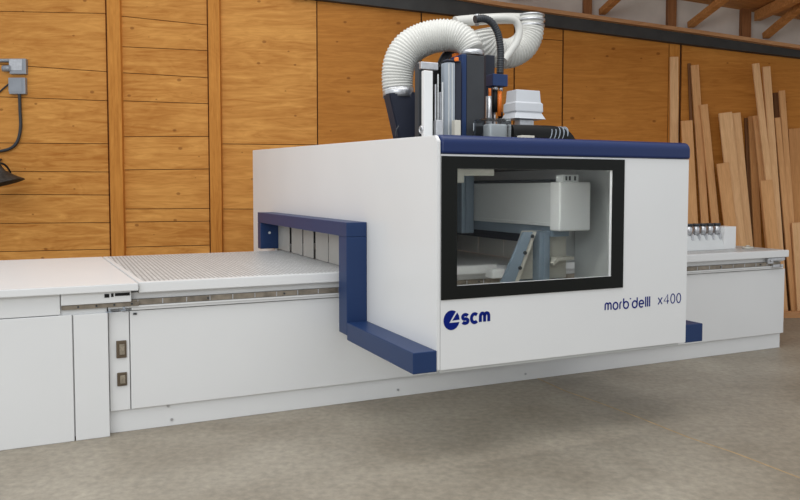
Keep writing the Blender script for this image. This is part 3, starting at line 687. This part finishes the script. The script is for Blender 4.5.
# ================================================================ PLANKS LEANING ON THE BACK WALL
ft = MB(); a = at(660, 312, 8.6)
ft.box(3.0, 7.0, 8.55, 8.63, 0.0, 0.072, 0.003)
fo = ft.build('floor_timber', M['plate'], None, base=(5.0, 8.59, 0)); tag(fo, 'long low timber on the floor in front of the leaning planks', 'timber')
def plank(label, top, bot, wpx, mt, lay=0, yaw=0.0, th=0.028):
    """top=(x,y) px of the top centre, bot=(x,y) px of a lower centre point; lay = how many boards stand behind it"""
    Yt = WY - 0.05 - lay * 0.04; Yf = 8.935 - lay * 0.04
    T_ = at(*top, Yt); yf = 189 + 1.5 * F_PX / Yf
    xf = top[0] + (bot[0] - top[0]) * (yf - top[1]) / (bot[1] - top[1])
    Bf = Vector((at(xf, yf, Yf).x, Yf, 0.0))
    ax = (T_ - Bf); L = ax.length; ax.normalize()
    wd = wpx * Yt / F_PX; w2 = wd / 2
    sx = Matrix.Rotation(math.radians(yaw), 3, 'Z') @ Vector((1, 0, 0)); sx = (sx - ax * sx.dot(ax)).normalized(); sy = ax.cross(sx).normalized()
    m_ = MB(); m_.box(-w2, w2, -th / 2, th / 2, 0, L, 0.003)
    o = m_.build('plank', PLK[mt])
    rot = Matrix((sx, sy, ax)).transposed()
    o.matrix_world = Matrix.Translation(Bf + Vector((0, 0, abs(sy.z) * th / 2 + abs(sx.z) * w2))) @ rot.to_4x4()
    return tag(o, label, 'plank', 'planks leaning against the plywood wall')
plank('pale tall board standing upright right beside the dark wall seam', (674, 57), (674, 150), 8, 0, 0)
plank('short wide plank, first beside the hood right edge', (686.5, 121), (692, 222), 11, 1, 3)
plank('thin dark lath, tallest left-hand piece beside the hood', (689, 63.5), (691, 121), 2.6, 3, 0)
plank('very tall narrow warm plank, third from the hood', (694.5, 65.5), (704.5, 222), 7.5, 1, 1)
plank('narrow plank with cut top a little lower than its tall left neighbour', (703.5, 105), (715, 222), 7.5, 1, 2)
plank('short pale plank ending behind the clamp unit', (722.5, 164), (731, 235), 12, 1, 4)
plank('left half of the widest pale pair, flat cut top', (725, 113.5), (738.5, 240), 13, 0, 3)
plank('right narrower half of the widest pale pair, flat cut top', (735.5, 113.5), (747.5, 240), 9, 0, 2)
plank('dark board painted as the wall shadow right behind the widest pale pair', (749, 118), (753, 240), 9, 3, 0)  # dark wood stands in for the shaded gap on the wall
plank('brown plank beneath the tall leaning pale batten', (751.8, 116.5), (757.5, 248), 7.5, 2, 1)
plank('wide red-brown plank behind the short pale one', (758.5, 116), (771, 248), 11, 1, 3)
plank('short pale plank with square top halfway up the stack', (766, 181), (773, 250), 12, 1, 6)
plank('tallest slanted pale batten right of the bare plywood', (755.5, 64), (773, 220), 6.5, 0, 5)
plank('second tallest pale batten, nearly upright', (766, 67), (778.5, 240), 7.5, 0, 4)
plank('short dark brown lath between the two right tall battens', (775.5, 93), (779, 150), 5, 3, 0)
plank('narrow brown plank with its top just under the dark lath', (777, 118), (784, 200), 5.5, 1, 3)
plank('slim pale batten, third tallest at the right side', (781.5, 91), (792, 240), 6, 1, 2)
plank('wide brown board reaching the right picture edge', (795, 129), (800, 240), 14, 2, 1)
plank('short pale offcut in front at the right picture edge', (799, 223), (803, 290), 15, 0, 4)

# ================================================================ ELECTRICS AND LAMP ON THE LEFT WALL
eb_ = thing('switch_box', 'upper pale grey metal switch box on the boarded wall', 'switch box', (*(at(18, 66, WY - .06)[:]),), machine=False)
WB = WY - 0.0305
def wbox(mb, x0, x1, y0, y1, d, off=0, bev=.006):
    a = at(x0, y1, WB - d); c = at(x1, y0, WB - d); mb.box(a.x, c.x, WB - d - off, WB - off, a.z, c.z, bev); return mb
wbox(MB(), 9.5, 25.5, 58.5, 74, .055).build('box', M['grey_box'], eb_)
wbox(MB(), 11.5, 24, 60, 71, .004, .0555, .001).build('cover', M['steel'], eb_)
t_ = MB(); a = at(3, 60.5, WB - .03); c = at(10.5, 60.5, WB - .03); t_.tube([(a.x - .25, WB - .03, a.z), (c.x, WB - .03, c.z)], .022, 12); t_.build('conduit', M['grey_box'], eb_)
t_ = MB(); a = at(3, 68.5, WB - .05); c = at(10.5, 68.5, WB - .05); t_.tube([(a.x, WB - .05, a.z), (c.x, WB - .05, c.z)], .038, 16); t_.build('plug', M['grey_box'], eb_)
e2 = thing('junction_box', 'lower blue-grey junction box with cable below the switch box', 'junction box', (*(at(18, 85, WY - .06)[:]),), machine=False)
wbox(MB(), 9, 25, 77.5, 94, .055).build('box', M['grey_box'], e2)
wbox(MB(), 11, 24, 78.5, 92.5, .004, .0555, .001).build('cover', M['grey_box'], e2)
t_ = MB(); t_.tube([at(19.5, 94, WB - .04), at(20, 110, WB - .03), at(20.5, 128, WB - .03), at(17, 142, WB - .03), at(9, 149, WB - .03), at(-6, 152, WB - .03)], .018, 10)
t_.build('cable', M['charcoal'], e2)
t_ = MB(); t_.tube([at(10, 83, WB - .04), at(4, 88, WB - .02), at(-6, 97, WB - .02)], .01, 8); t_.build('cable', M['charcoal'], e2)
lp = thing('work_lamp', 'dark worn metal lamp shade hanging at the left picture edge', 'lamp', (*(at(0, 172, 8.6)[:]),), machine=False)
A_ = at(4, 166, 8.6); B_ = at(9, 184, 8.6)
sh = MB(); rings = []
ax = Vector((0.27, 0.04, -1)).normalized(); u1 = ax.cross(Vector((0, 1, 0))).normalized(); v1 = ax.cross(u1)
prof = [(0.0, .05), (.05, .075), (.09, .13), (.16, .235), (.165, .245), (.155, .235), (.09, .12), (.05, .06)]
ce = at(-3, 167, 8.6)
for h_, r_ in prof:
    rings.append([sh.b.verts.new(ce + ax * h_ * 1.25 + (u1 * math.cos(k * math.pi / 14) + v1 * math.sin(k * math.pi / 14)) * r_) for k in range(28)])
for P_, Q_ in zip(rings, rings[1:]):
    for k in range(28): f_ = sh.b.faces.new([P_[k], P_[(k + 1) % 28], Q_[(k + 1) % 28], Q_[k]]); f_.smooth = True
sh.build('lamp_shade', M['lampshade'], lp)
nk = MB(); nk.tube([ce + ax * .05, ce - ax * .06], .05, 16); nk.build('lamp_neck', M['lampshade'], lp)
hk = MB(); hk.tube([ce - ax * .05, ce + Vector((.06, .05, .03)), ce + Vector((.1, .1, -.06)), ce + Vector((.06, .1, -.1))], .012, 8); hk.build('lamp_cord', M['black'], lp)
am = MB(); am.tube([ce - ax * .04, ce + Vector((-.1, .2, .06)), ce + Vector((-.15, WB - 8.6 - .005, .1))], .015, 10); am.build('lamp_arm', M['lampshade'], lp)

for o in list(bpy.data.objects):
    if '_b' in o: del o['_b']
